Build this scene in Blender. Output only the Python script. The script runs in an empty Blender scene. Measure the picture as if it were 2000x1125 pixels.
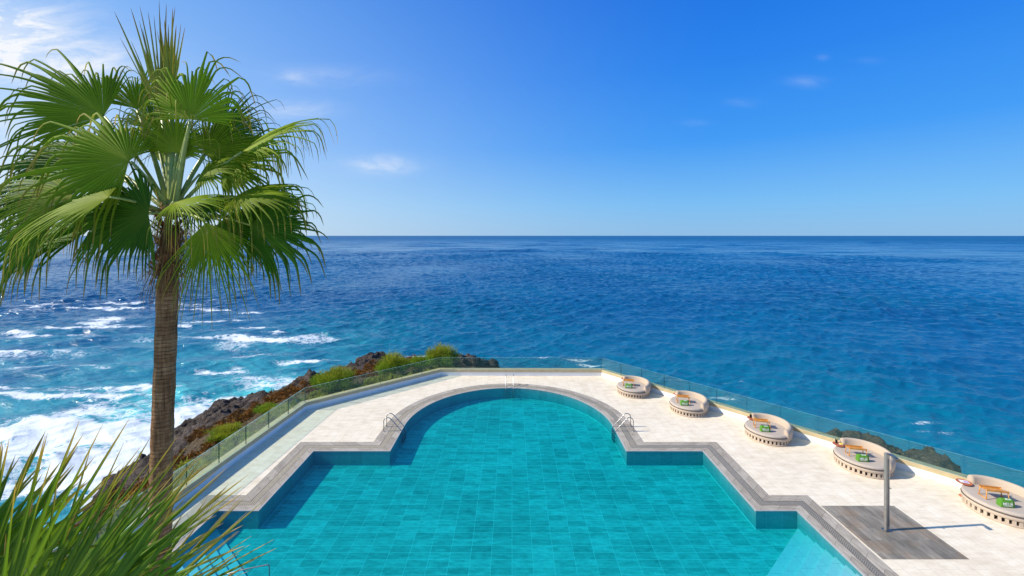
import bpy, bmesh, math, random
import numpy as np
from mathutils import Vector, Matrix
random.seed(7); rng = np.random.default_rng(7)
PI = math.pi
F = 820.0; HZ = 460.0; CH = 10.0           # focal length (px of 2000), horizon row, camera height over the deck
SEA = -8.0
C = bpy.context.scene.collection
sc = bpy.context.scene

def P(px, py, D): return Vector(((px-1000)/F*D, D, CH-(py-HZ)/F*D))
def G(px, py, z=0.0):
    D = F*(CH-z)/(py-HZ); return Vector(((px-1000)/F*D, D, z))

# ------------------------------------------------------------------ helpers
def tag(o, label=None, cat=None, group=None, kind=None):
    if label: o['label'] = label
    if cat: o['category'] = cat
    if group: o['group'] = group
    if kind: o['kind'] = kind
    return o
def empty(name, loc=(0,0,0), rz=0, label=None, cat=None, group=None, kind=None):
    o = bpy.data.objects.new(name, None); C.objects.link(o)
    o.empty_display_size = .1; o.location = loc; o.rotation_euler = (0,0,rz)
    return tag(o, label, cat, group, kind)
def link(name, me, mats, parent=None, smooth=False):
    o = bpy.data.objects.new(name, me); C.objects.link(o)
    for m in (mats if isinstance(mats,(list,tuple)) else [mats]): me.materials.append(m)
    if smooth: me.shade_smooth()
    if parent: o.parent = parent
    return o
def mesh_np(name, V, Fc, mats, parent=None, smooth=False, attrs=None, matidx=None):
    me = bpy.data.meshes.new(name)
    V = np.asarray(V, dtype=np.float32)
    if isinstance(Fc, np.ndarray):
        n, k = Fc.shape
        me.vertices.add(len(V)); me.vertices.foreach_set('co', V.ravel())
        me.loops.add(n*k); me.loops.foreach_set('vertex_index', Fc.astype(np.int32).ravel())
        me.polygons.add(n); me.polygons.foreach_set('loop_start', np.arange(n, dtype=np.int32)*k)
        me.polygons.foreach_set('loop_total', np.full(n, k, dtype=np.int32))
        me.update(calc_edges=True)
    else:
        me.from_pydata([tuple(map(float,v)) for v in V], [], Fc); me.update()
    if attrs:
        for an, a in attrs.items():
            at = me.attributes.new(an, 'FLOAT', 'POINT'); at.data.foreach_set('value', np.asarray(a, dtype=np.float32))
    o = link(name, me, mats, parent, smooth)
    if matidx is not None: me.polygons.foreach_set('material_index', np.asarray(matidx, dtype=np.int32))
    return o
def bm_obj(name, bm, mats, parent=None, smooth=False, recalc=True):
    if recalc: bmesh.ops.recalc_face_normals(bm, faces=bm.faces)
    me = bpy.data.meshes.new(name); bm.to_mesh(me); bm.free()
    return link(name, me, mats, parent, smooth)
def box(bm, c, s, rz=0, mi=0, bev=0):
    r = bmesh.ops.create_cube(bm, size=1)
    M = Matrix.Translation(c) @ Matrix.Rotation(rz,4,'Z') @ Matrix.Diagonal((*s,1))
    bmesh.ops.transform(bm, matrix=M, verts=r['verts'])
    fs = {f for v in r['verts'] for f in v.link_faces}
    for f in fs: f.material_index = mi
    if bev:
        es = list({e for v in r['verts'] for e in v.link_edges})
        bmesh.ops.bevel(bm, geom=es, offset=bev, segments=2, affect='EDGES')
def tube(bm, pts, r, n=8, mi=0, cap=True):
    pts = [Vector(p) for p in pts]; rings = []
    up = None
    for i, p in enumerate(pts):
        t = (pts[min(i+1,len(pts)-1)]-pts[max(i-1,0)]).normalized()
        if up is None:
            up = Vector((0,0,1)) if abs(t.z) < .9 else Vector((0,1,0))
        b = t.cross(up).normalized(); up = b.cross(t).normalized()
        rr = r[i] if isinstance(r,(list,tuple)) else r
        rings.append([bm.verts.new(p+rr*(math.cos(2*PI*k/n)*b+math.sin(2*PI*k/n)*up)) for k in range(n)])
    for a, b_ in zip(rings, rings[1:]):
        for k in range(n):
            f = bm.faces.new((a[k],a[(k+1)%n],b_[(k+1)%n],b_[k])); f.material_index = mi; f.smooth = True
    if cap:
        bm.faces.new(rings[0]); bm.faces.new(rings[-1])
def lathe(bm, prof, c=(0,0,0), n=32, mi=0, smooth=True):
    rings = []
    for r, z in prof:
        rings.append([bm.verts.new((c[0]+r*math.cos(2*PI*k/n), c[1]+r*math.sin(2*PI*k/n), c[2]+z)) for k in range(n)] if r > 1e-6 else [bm.verts.new((c[0],c[1],c[2]+z))])
    for a, b in zip(rings, rings[1:]):
        for k in range(n):
            k2 = (k+1)%n
            if len(a) == 1 and len(b) == 1: continue
            if len(a) == 1: f = bm.faces.new((a[0], b[k2], b[k]))
            elif len(b) == 1: f = bm.faces.new((a[k], a[k2], b[0]))
            else: f = bm.faces.new((a[k], a[k2], b[k2], b[k]))
            f.material_index = mi; f.smooth = smooth
def copy_tree(o, parent=None):
    c = o.copy(); C.objects.link(c)
    if parent is not None: c.parent = parent
    for ch in [x for x in bpy.data.objects if x.parent == o]: copy_tree(ch, c)
    return c

# numpy noise -------------------------------------------------------
def _h(ix, iy, s):
    n = (ix.astype(np.int64)*374761393 + iy.astype(np.int64)*668265263 + s*1442695041) & 0xffffffff
    n = ((n ^ (n >> 13))*1274126177) & 0xffffffff
    return ((n ^ (n >> 16)) & 0xffffffff)/4294967295.0
def gnoise(x, y, s=0):
    ix = np.floor(x); iy = np.floor(y); fx = x-ix; fy = y-iy
    u = fx*fx*fx*(fx*(fx*6-15)+10); v = fy*fy*fy*(fy*(fy*6-15)+10)
    def g(dx, dy):
        a = _h(ix+dx, iy+dy, s)*2*PI
        return np.cos(a)*(fx-dx)+np.sin(a)*(fy-dy)
    a = g(0,0)*(1-u)+g(1,0)*u; b = g(0,1)*(1-u)+g(1,1)*u
    return (a*(1-v)+b*v)*1.5
def fbm(x, y, o=5, s=0, g=.5):
    t = 0; a = 1; f = 1
    for i in range(o):
        t = t+a*gnoise(x*f, y*f, s+i*17); a *= g; f *= 2.03
    return t
def ridged(x, y, o=4, s=0):
    t = 0; a = 1; f = 1
    for i in range(o):
        t = t+a*(1-2*np.abs(gnoise(x*f, y*f, s+i*31))); a *= .5; f *= 2.1
    return t
def sstep(a, b, x):
    t = np.clip((x-a)/(b-a), 0, 1); return t*t*(3-2*t)
def seg_dist(X, Y, pts, vals=None):
    best = np.full(X.shape, 1e9); bv = np.zeros(X.shape)
    for i in range(len(pts)-1):
        ax, ay = pts[i][:2]; bx, by = pts[i+1][:2]
        dx, dy = bx-ax, by-ay; L2 = dx*dx+dy*dy
        t = np.clip(((X-ax)*dx+(Y-ay)*dy)/L2, 0, 1)
        d = np.hypot(X-ax-t*dx, Y-ay-t*dy)
        m = d < best; best = np.where(m, d, best)
        if vals is not None: bv = np.where(m, vals[i]*(1-t)+vals[i+1]*t, bv)
    return (best, bv) if vals is not None else best
def inside(X, Y, poly):
    r = np.zeros(X.shape, bool); n = len(poly)
    for i in range(n):
        x1, y1 = poly[i][:2]; x2, y2 = poly[(i+1)%n][:2]
        if y1 == y2: continue
        c = ((y1 > Y) != (y2 > Y)) & (X < (x2-x1)*(Y-y1)/(y2-y1)+x1)
        r ^= c
    return r

# ------------------------------------------------------------------ node helper
class NT:
    def __init__(s, nt): s.nt = nt; nt.nodes.clear()
    def n(s, t, ins=None, **kw):
        nd = s.nt.nodes.new(t)
        for k, v in kw.items(): setattr(nd, k, v)
        for k, v in (ins or {}).items():
            sk = nd.inputs[k]
            if isinstance(v, bpy.types.NodeSocket): s.nt.links.new(v, sk)
            else: sk.default_value = v
        return nd
    def math(s, op, a, b=0.0, c=0.0, clamp=False): return s.n('ShaderNodeMath', {0:a,1:b,2:c}, operation=op, use_clamp=clamp).outputs[0]
    def mix(s, f, a, b, bt='MIX'):
        return s.n('ShaderNodeMix', {0:f, 6:a, 7:b}, data_type='RGBA', blend_type=bt).outputs[2]
    def ramp(s, f, stops, interp='LINEAR'):
        nd = s.n('ShaderNodeValToRGB', {0:f}); cr = nd.color_ramp; cr.interpolation = interp
        while len(cr.elements) < len(stops): cr.elements.new(.5)
        for e, (p, c) in zip(cr.elements, stops): e.position = p; e.color = c if len(c) == 4 else (*c,1)
        return nd.outputs[0]
    def noise(s, vec, scale, detail=4, rough=.5, dist=0.0):
        ins = {'Scale':scale,'Detail':detail,'Roughness':rough,'Distortion':dist}
        if vec is not None: ins['Vector'] = vec
        return s.n('ShaderNodeTexNoise', ins).outputs[0]
    def maprange(s, v, a, b, c=0.0, d=1.0, smooth=False):
        return s.n('ShaderNodeMapRange', {0:v,1:a,2:b,3:c,4:d}, interpolation_type='SMOOTHSTEP' if smooth else 'LINEAR').outputs[0]
    def mapping(s, vec, scale=(1,1,1), rot=(0,0,0), loc=(0,0,0)):
        return s.n('ShaderNodeMapping', {'Vector':vec,'Scale':scale,'Rotation':rot,'Location':loc}).outputs[0]
    def bump(s, h, st=.3, d=.02): return s.n('ShaderNodeBump', {'Height':h,'Strength':st,'Distance':d}).outputs[0]
def new_mat(name):
    m = bpy.data.materials.new(name); m.use_nodes = True
    return m, NT(m.node_tree)
def c4(c): return (*c,1.0)
def principled(T, col, rough=.6, metal=0.0, normal=None, spec=.5, **extra):
    ins = {'Base Color': col if isinstance(col, bpy.types.NodeSocket) else c4(col), 'Roughness':rough, 'Metallic':metal, 'Specular IOR Level':spec}
    if normal is not None: ins['Normal'] = normal
    ins.update(extra)
    p = T.n('ShaderNodeBsdfPrincipled', ins); o = T.n('ShaderNodeOutputMaterial', {'Surface':p.outputs[0]})
    return p, o
def simple(name, col, rough=.6, metal=0.0, var=.12, scale=8.0, bump=0.0, bscale=60.0):
    m, T = new_mat(name)
    co = T.n('ShaderNodeTexCoord').outputs['Object']
    nz = T.noise(co, scale, 5, .6)
    f = T.maprange(nz, .3, .7)
    lo = tuple(max(0,x*(1-var)) for x in col); hi = tuple(min(1,x*(1+var)) for x in col)
    cc = T.mix(f, c4(lo), c4(hi))
    nm = T.bump(T.noise(co, bscale, 3), bump, .01) if bump else None
    principled(T, cc, rough, metal, nm)
    return m

# ------------------------------------------------------------------ materials
def mat_tiles(name, w, h, cols, mortar, swap=False, rough=.5, streak=(1,1,1), msize=.006, nstr=.5, stain=None, uv=False, nscale=3.0, offset=.5, spec=.18, bumpst=.15):
    m, T = new_mat(name)
    tc = T.n('ShaderNodeTexCoord'); co = tc.outputs['UV' if uv else 'Object']
    v = T.mapping(co, rot=(0,0,PI/2)) if swap else co
    br = T.n('ShaderNodeTexBrick', {'Vector':v,'Scale':1.0,'Mortar Size':msize,'Mortar Smooth':.2,'Bias':0.0,'Brick Width':w,'Row Height':h,
        'Color1':(0,0,0,1),'Color2':(1,1,1,1),'Mortar':(.5,.5,.5,1)}, offset=offset)
    sep = T.n('ShaderNodeSeparateColor', {0:br.outputs[0]}).outputs[0]
    n1 = T.noise(T.mapping(co, scale=streak), nscale, 6, .62)
    n2 = T.noise(co, .35, 3, .5)
    f = T.math('ADD', T.math('MULTIPLY', sep, 1-nstr), T.math('MULTIPLY', T.maprange(n1,.28,.72), nstr))
    f = T.math('ADD', f, T.math('MULTIPLY', T.math('SUBTRACT', n2, .5), .5), clamp=True)
    col = T.ramp(f, [(i/(len(cols)-1), c) for i, c in enumerate(cols)])
    if stain:
        s1 = T.maprange(T.noise(co, .8, 6, .7), .5, .72)
        col = T.mix(T.math('MULTIPLY', s1, stain[1]), col, c4(stain[0]))
    col = T.mix(br.outputs[1], col, c4(mortar))
    hgt = T.math('SUBTRACT', T.math('MULTIPLY', n1, .4), br.outputs[1])
    principled(T, col, rough, normal=T.bump(hgt, bumpst, .01), spec=spec)
    return m
M = {}
M['deck'] = mat_tiles('cream_stone_tiles', .9, .42, [(.67,.56,.41),(.81,.705,.55),(.90,.80,.655)], (.55,.48,.38), swap=True, rough=.55, streak=(1,2.4,1), msize=.005, nstr=.86, stain=((.66,.55,.40),.35), nscale=1.6, bumpst=.05)
M['cope'] = mat_tiles('grey_stone_coping', .62, 2.0, [(.22,.18,.14),(.39,.338,.275),(.58,.515,.435)], (.13,.115,.10), rough=.6, streak=(1,4.5,1), msize=.006, nstr=.7, stain=((.30,.27,.23),.5), uv=True, nscale=2.5, offset=0)
M['cope_edge'] = simple('pale_coping_edge', (.42,.40,.38), .5)
M['pad'] = mat_tiles('slate_planks', 1.2, .2, [(.12,.108,.086),(.24,.212,.172),(.40,.35,.28)], (.08,.08,.08), swap=True, rough=.5, streak=(2.2,1,1), msize=.004, nstr=.65, stain=((.30,.20,.12),.9), nscale=1.5)
M['pfloor'] = mat_tiles('teal_pool_tiles', .69, .315, [(.04,.35,.33),(.12,.61,.57),(.24,.93,.86)], (.40,.95,.92), rough=.5, streak=(.8,2.6,1), msize=.0065, nstr=.66, nscale=3.6, offset=0.0)
def mat_pool_wall():
    m, T = new_mat('pool_wall_tiles')
    tc = T.n('ShaderNodeTexCoord').outputs['UV']
    br = T.n('ShaderNodeTexBrick', {'Vector':tc,'Scale':1.0,'Mortar Size':.007,'Mortar Smooth':.2,'Brick Width':.6,'Row Height':2.0,
        'Color1':(0,0,0,1),'Color2':(1,1,1,1),'Mortar':(.5,.5,.5,1)}, offset=0)
    sep = T.n('ShaderNodeSeparateColor', {0:br.outputs[0]}).outputs[0]
    n1 = T.noise(T.mapping(tc, scale=(1,3,1)), 3, 6, .62)
    f = T.math('ADD', T.math('MULTIPLY', sep, .4), T.math('MULTIPLY', T.maprange(n1,.3,.7), .6))
    col = T.ramp(f, [(0,(.11,.30,.32)),(1,(.19,.48,.50))])
    col = T.mix(br.outputs[1], col, (.26,.50,.54,1))
    principled(T, col, .45)
    return m
M['pwall'] = mat_pool_wall()
M['pstep'] = mat_tiles('pale_step_tiles', .6, .6, [(.78,.86,.86),(.88,.94,.94)], (.5,.6,.62), rough=.4, msize=.006, nstr=.6, nscale=3)
def mat_gutter():
    m, T = new_mat('gutter_grate')
    tc = T.n('ShaderNodeTexCoord'); uv = tc.outputs['UV']; ob = tc.outputs['Object']
    sx = T.n('ShaderNodeSeparateXYZ', {0:uv}).outputs[0]
    w = T.math('PINGPONG', sx, .035)
    slot = T.math('GREATER_THAN', w, .023)
    sp = T.n('ShaderNodeSeparateXYZ', {0:ob})
    # the slotted grates are of bare stone where the pool is nearest, sandy and clogged elsewhere
    f = T.maprange(T.math('ADD', T.math('MULTIPLY', T.noise(ob, .5, 5, .7), 1.0), T.math('MULTIPLY', sp.outputs[0], -.02)), .3, .6)
    col = T.mix(f, (.27,.245,.21,1), (.40,.34,.245,1))
    col = T.mix(T.math('MULTIPLY', T.maprange(T.noise(ob, 9, 4, .7), .4, .6), .35), col, (.17,.15,.12,1))
    near = T.maprange(sp.outputs[1], 15.5, 17.5, 1.0, .25)
    col = T.mix(T.math('MULTIPLY', T.math('MULTIPLY', slot, near), .7), col, (.05,.045,.04,1))
    principled(T, col, .7, normal=T.bump(slot, .3, .01))
    return m
M['gutter'] = mat_gutter()
M['gap'] = simple('dark_joint', (.045,.04,.035), .8)
M['white'] = simple('white_render_wall', (.80,.79,.77), .75, var=.04, scale=1.5, bump=.1)
M['tan'] = simple('ochre_wall_cap', (.50,.40,.23), .5, var=.1, scale=3)
M['steel'] = simple('brushed_steel', (.36,.355,.345), .34, .95, var=.12, scale=20)
M['steel_post'] = simple('weathered_steel', (.36,.34,.31), .4, .6, var=.15, scale=6)
M['fabric'] = simple('beige_rope_fabric', (.50,.395,.30), .85, var=.06, scale=40, bump=.25, bscale=160)
M['cushion'] = simple('greige_cushion', (.46,.385,.32), .9, var=.04, scale=5, bump=.15, bscale=200)
M['piping'] = simple('dark_piping', (.10,.08,.07), .8)
M['core'] = simple('brown_core', (.06,.035,.025), .8)
M['wood'] = simple('orange_teak', (.62,.27,.055), .45, var=.25, scale=14)
M['terracotta'] = simple('terracotta_top', (.46,.13,.055), .5, var=.12)
M['green'] = simple('green_towel', (.085,.25,.018), .85, var=.15, scale=30, bump=.3, bscale=200)
M['lett'] = simple('white_lettering', (.85,.88,.82), .6, var=.02)
M['paper'] = simple('magazine_paper', (.82,.82,.82), .5, var=.03)
M['purple'] = simple('magazine_picture', (.42,.22,.50), .5, var=.3, scale=20)
M['yellow'] = simple('yellow_fruit', (.80,.58,.05), .4, var=.12)
M['orange'] = simple('orange_drink', (.80,.22,.03), .2, var=.1)
def mat_glass_drink():
    m, T = new_mat('clear_tumbler')
    a = T.n('ShaderNodeBsdfTransparent', {'Color':(.95,.95,.95,1)}); b = T.n('ShaderNodeBsdfGlossy', {'Roughness':.03})
    fr = T.n('ShaderNodeFresnel', {'IOR':1.45}).outputs[0]
    T.n('ShaderNodeOutputMaterial', {0:T.n('ShaderNodeMixShader', {0:fr,1:a.outputs[0],2:b.outputs[0]}).outputs[0]})
    return m
M['tumbler'] = mat_glass_drink()
def mat_pane():
    m, T = new_mat('green_tinted_glass')
    a = T.n('ShaderNodeBsdfTransparent', {'Color':(.89,.96,.91,1)})
    d = T.n('ShaderNodeBsdfDiffuse', {'Color':(.30,.60,.58,1)})
    x = T.n('ShaderNodeMixShader', {0:.035,1:a.outputs[0],2:d.outputs[0]})
    g = T.n('ShaderNodeBsdfGlossy', {'Roughness':.02,'Color':(.9,.95,.95,1)})
    fr = T.math('MULTIPLY', T.n('ShaderNodeFresnel', {'IOR':1.4}).outputs[0], .22)
    T.n('ShaderNodeOutputMaterial', {0:T.n('ShaderNodeMixShader', {0:fr,1:x.outputs[0],2:g.outputs[0]}).outputs[0]})
    return m
M['pane'] = mat_pane()
M['pane_edge'] = simple('glass_edge', (.02,.09,.09), .2, var=.05)
M['pane_rim'] = simple('glass_rim', (.30,.52,.48), .2, var=.05)
def mat_pool_water():
    m, T = new_mat('pool_water')
    co = T.n('ShaderNodeTexCoord').outputs['Object']
    nm = T.bump(T.noise(T.mapping(co, scale=(.6,1.4,1)), 2.2, 3, .5), .12, .03)
    a = T.n('ShaderNodeBsdfTransparent', {'Color':(.93,.985,1,1)})
    g = T.n('ShaderNodeBsdfGlossy', {'Roughness':.03,'Normal':nm})
    fr = T.math('MULTIPLY', T.n('ShaderNodeFresnel', {'IOR':1.33,'Normal':nm}).outputs[0], .55)
    vo = T.n('ShaderNodeVolumeAbsorption', {'Color':(.25,.948,.954,1),'Density':1.6})
    T.n('ShaderNodeOutputMaterial', {0:T.n('ShaderNodeMixShader', {0:fr,1:a.outputs[0],2:g.outputs[0]}).outputs[0],1:vo.outputs[0]})
    return m
M['pwater'] = mat_pool_water()
def mat_sea():
    m, T = new_mat('sea_water')
    co = T.n('ShaderNodeTexCoord').outputs['Object']
    foam = T.n('ShaderNodeAttribute', attribute_name='foam').outputs['Fac']
    turq = T.n('ShaderNodeAttribute', attribute_name='turq').outputs['Fac']
    aer = T.n('ShaderNodeAttribute', attribute_name='aer').outputs['Fac']
    chop = T.n('ShaderNodeAttribute', attribute_name='chop').outputs['Fac']   # waves too small to model far out: a rougher surface
    # foam web
    w1 = T.noise(T.mapping(co, scale=(.8,1,1)), .55, 8, .68, 1.2)
    w2 = T.noise(co, 1.6, 6, .65, .8)
    web = T.math('SUBTRACT', 1.0, T.math('MULTIPLY', T.math('ABSOLUTE', T.math('SUBTRACT', w1, .5)), 5.5))
    web2 = T.math('SUBTRACT', 1.0, T.math('MULTIPLY', T.math('ABSOLUTE', T.math('SUBTRACT', w2, .5)), 5.0))
    wf = T.math('ADD', T.math('MULTIPLY', web, .6), T.math('MULTIPLY', web2, .4))
    ff = T.math('ADD', T.math('SUBTRACT', T.math('MULTIPLY', foam, 1.35), 1.24), T.math('MULTIPLY', wf, 1.15))
    fm = T.math('MULTIPLY', T.maprange(ff, -.04, .55, smooth=True), .94)
    big = T.noise(co, .012, 4, .55)
    deep = T.mix(T.maprange(big, .35, .65), (.0008,.068,.190,1), (.0012,.100,.246,1))
    deep = T.mix(turq, deep, (.001,.178,.255,1))
    deep = T.mix(aer, deep, (.07,.48,.52,1))
    # ripples
    n1 = T.noise(T.mapping(co, scale=(.42,1.0,1), rot=(0,0,.15)), 1.6, 5, .6, .3)
    n2 = T.noise(T.mapping(co, scale=(.45,1.0,1), rot=(0,0,-.2)), .5, 5, .6, .2)
    n3 = T.noise(T.mapping(co, scale=(.5,1.0,1)), .085, 5, .65, .2)
    h = T.math('ADD', T.math('ADD', T.math('MULTIPLY', n1, .26), T.math('MULTIPLY', n2, .34)), T.math('MULTIPLY', n3, .9))
    nm = T.bump(h, .85, 1.0)
    pw = T.n('ShaderNodeBsdfPrincipled', {'Base Color':deep,'Roughness':T.maprange(chop,0,1,.12,.42),'IOR':1.33,'Specular IOR Level':T.maprange(chop,0,1,.5,.55),'Normal':nm})
    fh = T.math('ADD', wf, T.math('MULTIPLY', foam, .5))
    pf = T.n('ShaderNodeBsdfPrincipled', {'Base Color':(.80,.84,.86,1),'Roughness':.8,'Normal':T.bump(fh, .5, .15)})
    T.n('ShaderNodeOutputMaterial', {0:T.n('ShaderNodeMixShader', {0:fm,1:pw.outputs[0],2:pf.outputs[0]}).outputs[0]})
    return m
M['sea'] = mat_sea()
def mat_rock():
    m, T = new_mat('volcanic_rock')
    co = T.n('ShaderNodeTexCoord').outputs['Object']
    veg = T.n('ShaderNodeAttribute', attribute_name='veg').outputs['Fac']
    n = T.noise(co, 1.3, 8, .65); n2 = T.noise(co, 7, 6, .7)
    col = T.ramp(T.math('ADD', T.math('MULTIPLY', n, .6), T.math('MULTIPLY', n2, .4)), [(.34,(.018,.013,.011)),(.5,(.058,.041,.034)),(.66,(.15,.112,.088))])
    soil = T.mix(n2, (.05,.032,.012,1), (.13,.08,.03,1))
    col = T.mix(veg, col, soil)
    vo = T.n('ShaderNodeTexVoronoi', {'Vector':T.mapping(co, scale=(1,1,1.4)),'Scale':3.2}, feature='DISTANCE_TO_EDGE').outputs[0]
    h = T.math('ADD', T.math('MULTIPLY', T.noise(co, 5, 8, .7), .5), T.math('MULTIPLY', T.maprange(vo,0,.12), .15))
    principled(T, col, .75, normal=T.bump(h, 1.0, .35), spec=.3)
    return m
M['rock'] = mat_rock()
def mat_leaf(name, base, tip, young=None, rough=.42, trans=.35):
    m, T = new_mat(name)
    t = T.n('ShaderNodeAttribute', attribute_name='along').outputs['Fac']
    r = T.n('ShaderNodeAttribute', attribute_name='tone').outputs['Fac']
    co = T.n('ShaderNodeTexCoord').outputs['Object']
    lo = c4(tuple(x*.5 for x in base)); hi = c4(tuple(min(1,x*f) for x, f in zip(base,(1.9,1.65,1.3))))
    col = T.mix(r, lo, hi)
    if young: col = T.mix(T.maprange(t, 0, .28, 1, 0), col, c4(young))
    tp = T.maprange(T.math('ADD', t, T.math('MULTIPLY', r, .26)), .84, 1.12)
    col = T.mix(tp, col, c4(tip))
    p = T.n('ShaderNodeBsdfPrincipled', {'Base Color':col,'Roughness':rough,'Specular IOR Level':.16})
    tr = T.n('ShaderNodeBsdfTranslucent', {'Color':T.mix(.5, col, T.mix(1.0, col, (1.6,1.5,.35,1), 'MULTIPLY'))})
    T.n('ShaderNodeOutputMaterial', {0:T.n('ShaderNodeMixShader', {0:trans,1:p.outputs[0],2:tr.outputs[0]}).outputs[0]})
    return m
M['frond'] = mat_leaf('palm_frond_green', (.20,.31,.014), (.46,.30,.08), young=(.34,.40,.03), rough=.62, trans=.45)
M['frond_shaded'] = mat_leaf('palm_frond_shaded', (.065,.165,.012), (.40,.24,.06), young=(.14,.22,.02), rough=.62, trans=.4)  # darker green puts the shade on lower and back fronds into the colour
M['spear'] = mat_leaf('palm_spear', (.34,.34,.05), (.36,.18,.05), young=(.75,.52,.06))
M['near_frond'] = mat_leaf('near_frond', (.10,.20,.014), (.55,.34,.08), young=(.19,.27,.03), rough=.42, trans=.35)
M['dry'] = mat_leaf('dry_frond', (.27,.17,.085), (.36,.26,.16), rough=.8, trans=.15)
M['bush'] = mat_leaf('bush_green', (.15,.27,.032), (.34,.33,.04), rough=.7, trans=.35)
M['cover'] = mat_leaf('ground_cover', (.22,.26,.045), (.34,.31,.09), rough=.8, trans=.25)
M['brownveg'] = mat_leaf('brown_scrub', (.17,.085,.022), (.24,.13,.04), rough=.9, trans=.1)
M['stem'] = simple('petiole_green', (.32,.36,.08), .45, var=.25, scale=6)
M['twig'] = simple('twig', (.10,.06,.03), .8)
M['soil'] = simple('planting_soil', (.07,.045,.03), .95, var=.3, bump=.5)
def mat_trunk():
    m, T = new_mat('palm_trunk')
    co = T.n('ShaderNodeTexCoord').outputs['Object']
    z = T.n('ShaderNodeSeparateXYZ', {0:co}).outputs[2]
    wob = T.noise(T.mapping(co, scale=(3,3,1)), 1.2, 4, .6)
    zz = T.math('ADD', z, T.math('MULTIPLY', wob, .10))
    ring = T.math('PINGPONG', T.math('ADD', zz, T.math('MULTIPLY', T.noise(T.mapping(co, scale=(.2,.2,3)), 1.0, 3), .12)), .03)
    ringf = T.maprange(ring, .0, .008)
    crack = T.noise(T.mapping(co, scale=(26,26,2.2)), 1.0, 5, .7, .4)
    fine = T.noise(T.mapping(co, scale=(6,6,34)), 1.0, 5, .7)
    big = T.noise(T.mapping(co, scale=(1.5,1.5,3.0)), 1.0, 4, .6)
    f = T.math('ADD', T.math('MULTIPLY', crack, .35), T.math('ADD', T.math('MULTIPLY', fine, .35), T.math('MULTIPLY', big, .3)))
    col = T.ramp(f, [(.38,(.085,.040,.016)),(.5,(.24,.125,.052)),(.62,(.43,.26,.125))])
    col = T.mix(T.math('MULTIPLY', T.math('SUBTRACT', 1.0, ringf), .5), col, (.045,.027,.014,1))
    col = T.mix(T.maprange(crack, .36, .30), col, (.04,.025,.015,1))
    h = T.math('ADD', T.math('MULTIPLY', ringf, .4), T.math('ADD', T.math('MULTIPLY', crack, .8), T.math('MULTIPLY', fine, .5)))
    principled(T, col, .85, normal=T.bump(h, .9, .02), spec=.2)
    return m
M['trunk'] = mat_trunk()

# ------------------------------------------------------------------ plan of the terrace
XC = -.175
def pool_outline():
    inn, out, nrm = [], [], []
    D3, D2, D1 = 9.2, 15.28, 19.5
    R = [((10.55,D3),(11.55,D3-.9)), ((10.55,D2),(11.55,D2+.89)), ((9.05,D2),(10.07,D2+.89)), ((9.05,D1),(10.07,D1+.84)), ((5.5,D1),(6.54,D1+.84))]
    pts = list(R)
    n = 40
    for i in range(n+1):
        a = PI*i/n
        pts.append(((5.5*math.cos(a), 22.06+5.5*math.sin(a)), (6.5*math.cos(a), 22.06+6.32*math.sin(a))))
    for (a, b) in reversed(R): pts.append(((-a[0],a[1]),(-b[0],b[1])))
    return [((a[0]+XC,a[1]),(b[0]+XC,b[1])) for a, b in pts]
OUT = pool_outline()
INN = [a for a, b in OUT]; OUTR = [b for a, b in OUT]
FENCE = [(-13.35,2.0), (-11.80,24.05), (-5.10,30.0), (6.39,29.9), (17.87,16.6), (30.5,2.0)]
def offset_poly(pts, d):
    res = []
    for i, p in enumerate(pts):
        ns = []
        for a, b in ((i-1,i),(i,i+1)):
            if a < 0 or b >= len(pts): continue
            v = Vector((pts[b][0]-pts[a][0], pts[b][1]-pts[a][1])).normalized()
            ns.append(Vector((-v.y, v.x)))
        n = sum(ns, Vector((0,0))).normalized(); k = 1/max(.3, n.dot(ns[0]))
        res.append((p[0]+n.x*d*k, p[1]+n.y*d*k))
    return res
def off(d): return offset_poly(FENCE, d)     # polyline runs clockwise seen from above: left normal points out to sea

# deck sheet with a hole for the pool
bm = bmesh.new()
def loop(bm, pts, z):
    vs = [bm.verts.new((x,y,z)) for x, y in pts]
    return [bm.edges.new((vs[i], vs[(i+1)%len(vs)])) for i in range(len(vs))]
es = loop(bm, off(.15)+[(30.5,-4),(-13.35,-4)], -.02) + loop(bm, [(x,y) for x, y in OUTR], -.02)
bmesh.ops.triangle_fill(bm, edges=es, use_beauty=True)
for f in bm.faces:
    if f.normal.z < 0: f.normal_flip()
deck = bm_obj('pool_deck', bm, M['deck'], recalc=False)
tag(deck, 'cream stone tiled deck around the turquoise pool', 'deck', kind='structure')

# pool shell
pool = empty('swimming_pool', (0,0,0), label='sunken swimming pool with round far end and stepped tiled sides', cat='pool', kind='structure')
FL = -.70
def strip(name, prof, mats, closed=True, parent=None):
    """prof: list of rows; every row is a list of xyz; quads between rows; u runs along, v across"""
    bm = bmesh.new(); uvl = bm.loops.layers.uv.new('UVMap')
    rows = [[bm.verts.new(p) for p in r] for r, _ in prof]
    n = len(rows[0]); base = prof[0][0]
    u = [0.0]
    for i in range(n): u.append(u[-1]+(Vector(base[(i+1)%n])-Vector(base[i])).length)
    v = 0
    for k in range(len(rows)-1):
        dv = (Vector(prof[k+1][0][2])-Vector(prof[k][0][2])).length
        for i in range(n if closed else n-1):
            j = (i+1)%n
            f = bm.faces.new((rows[k][i], rows[k][j], rows[k+1][j], rows[k+1][i])); f.material_index = prof[k][1]
            for l, uv in zip(f.loops, ((u[i],v),(u[i+1],v),(u[i+1],v+dv),(u[i],v+dv))): l[uvl].uv = uv
        v += dv
    bmesh.ops.remove_doubles(bm, verts=bm.verts, dist=1e-5)
    return bm_obj(name, bm, mats, parent)
def lerp_row(t, z): return [(a[0]*(1-t)+b[0]*t, a[1]*(1-t)+b[1]*t, z) for a, b in OUT]
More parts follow.
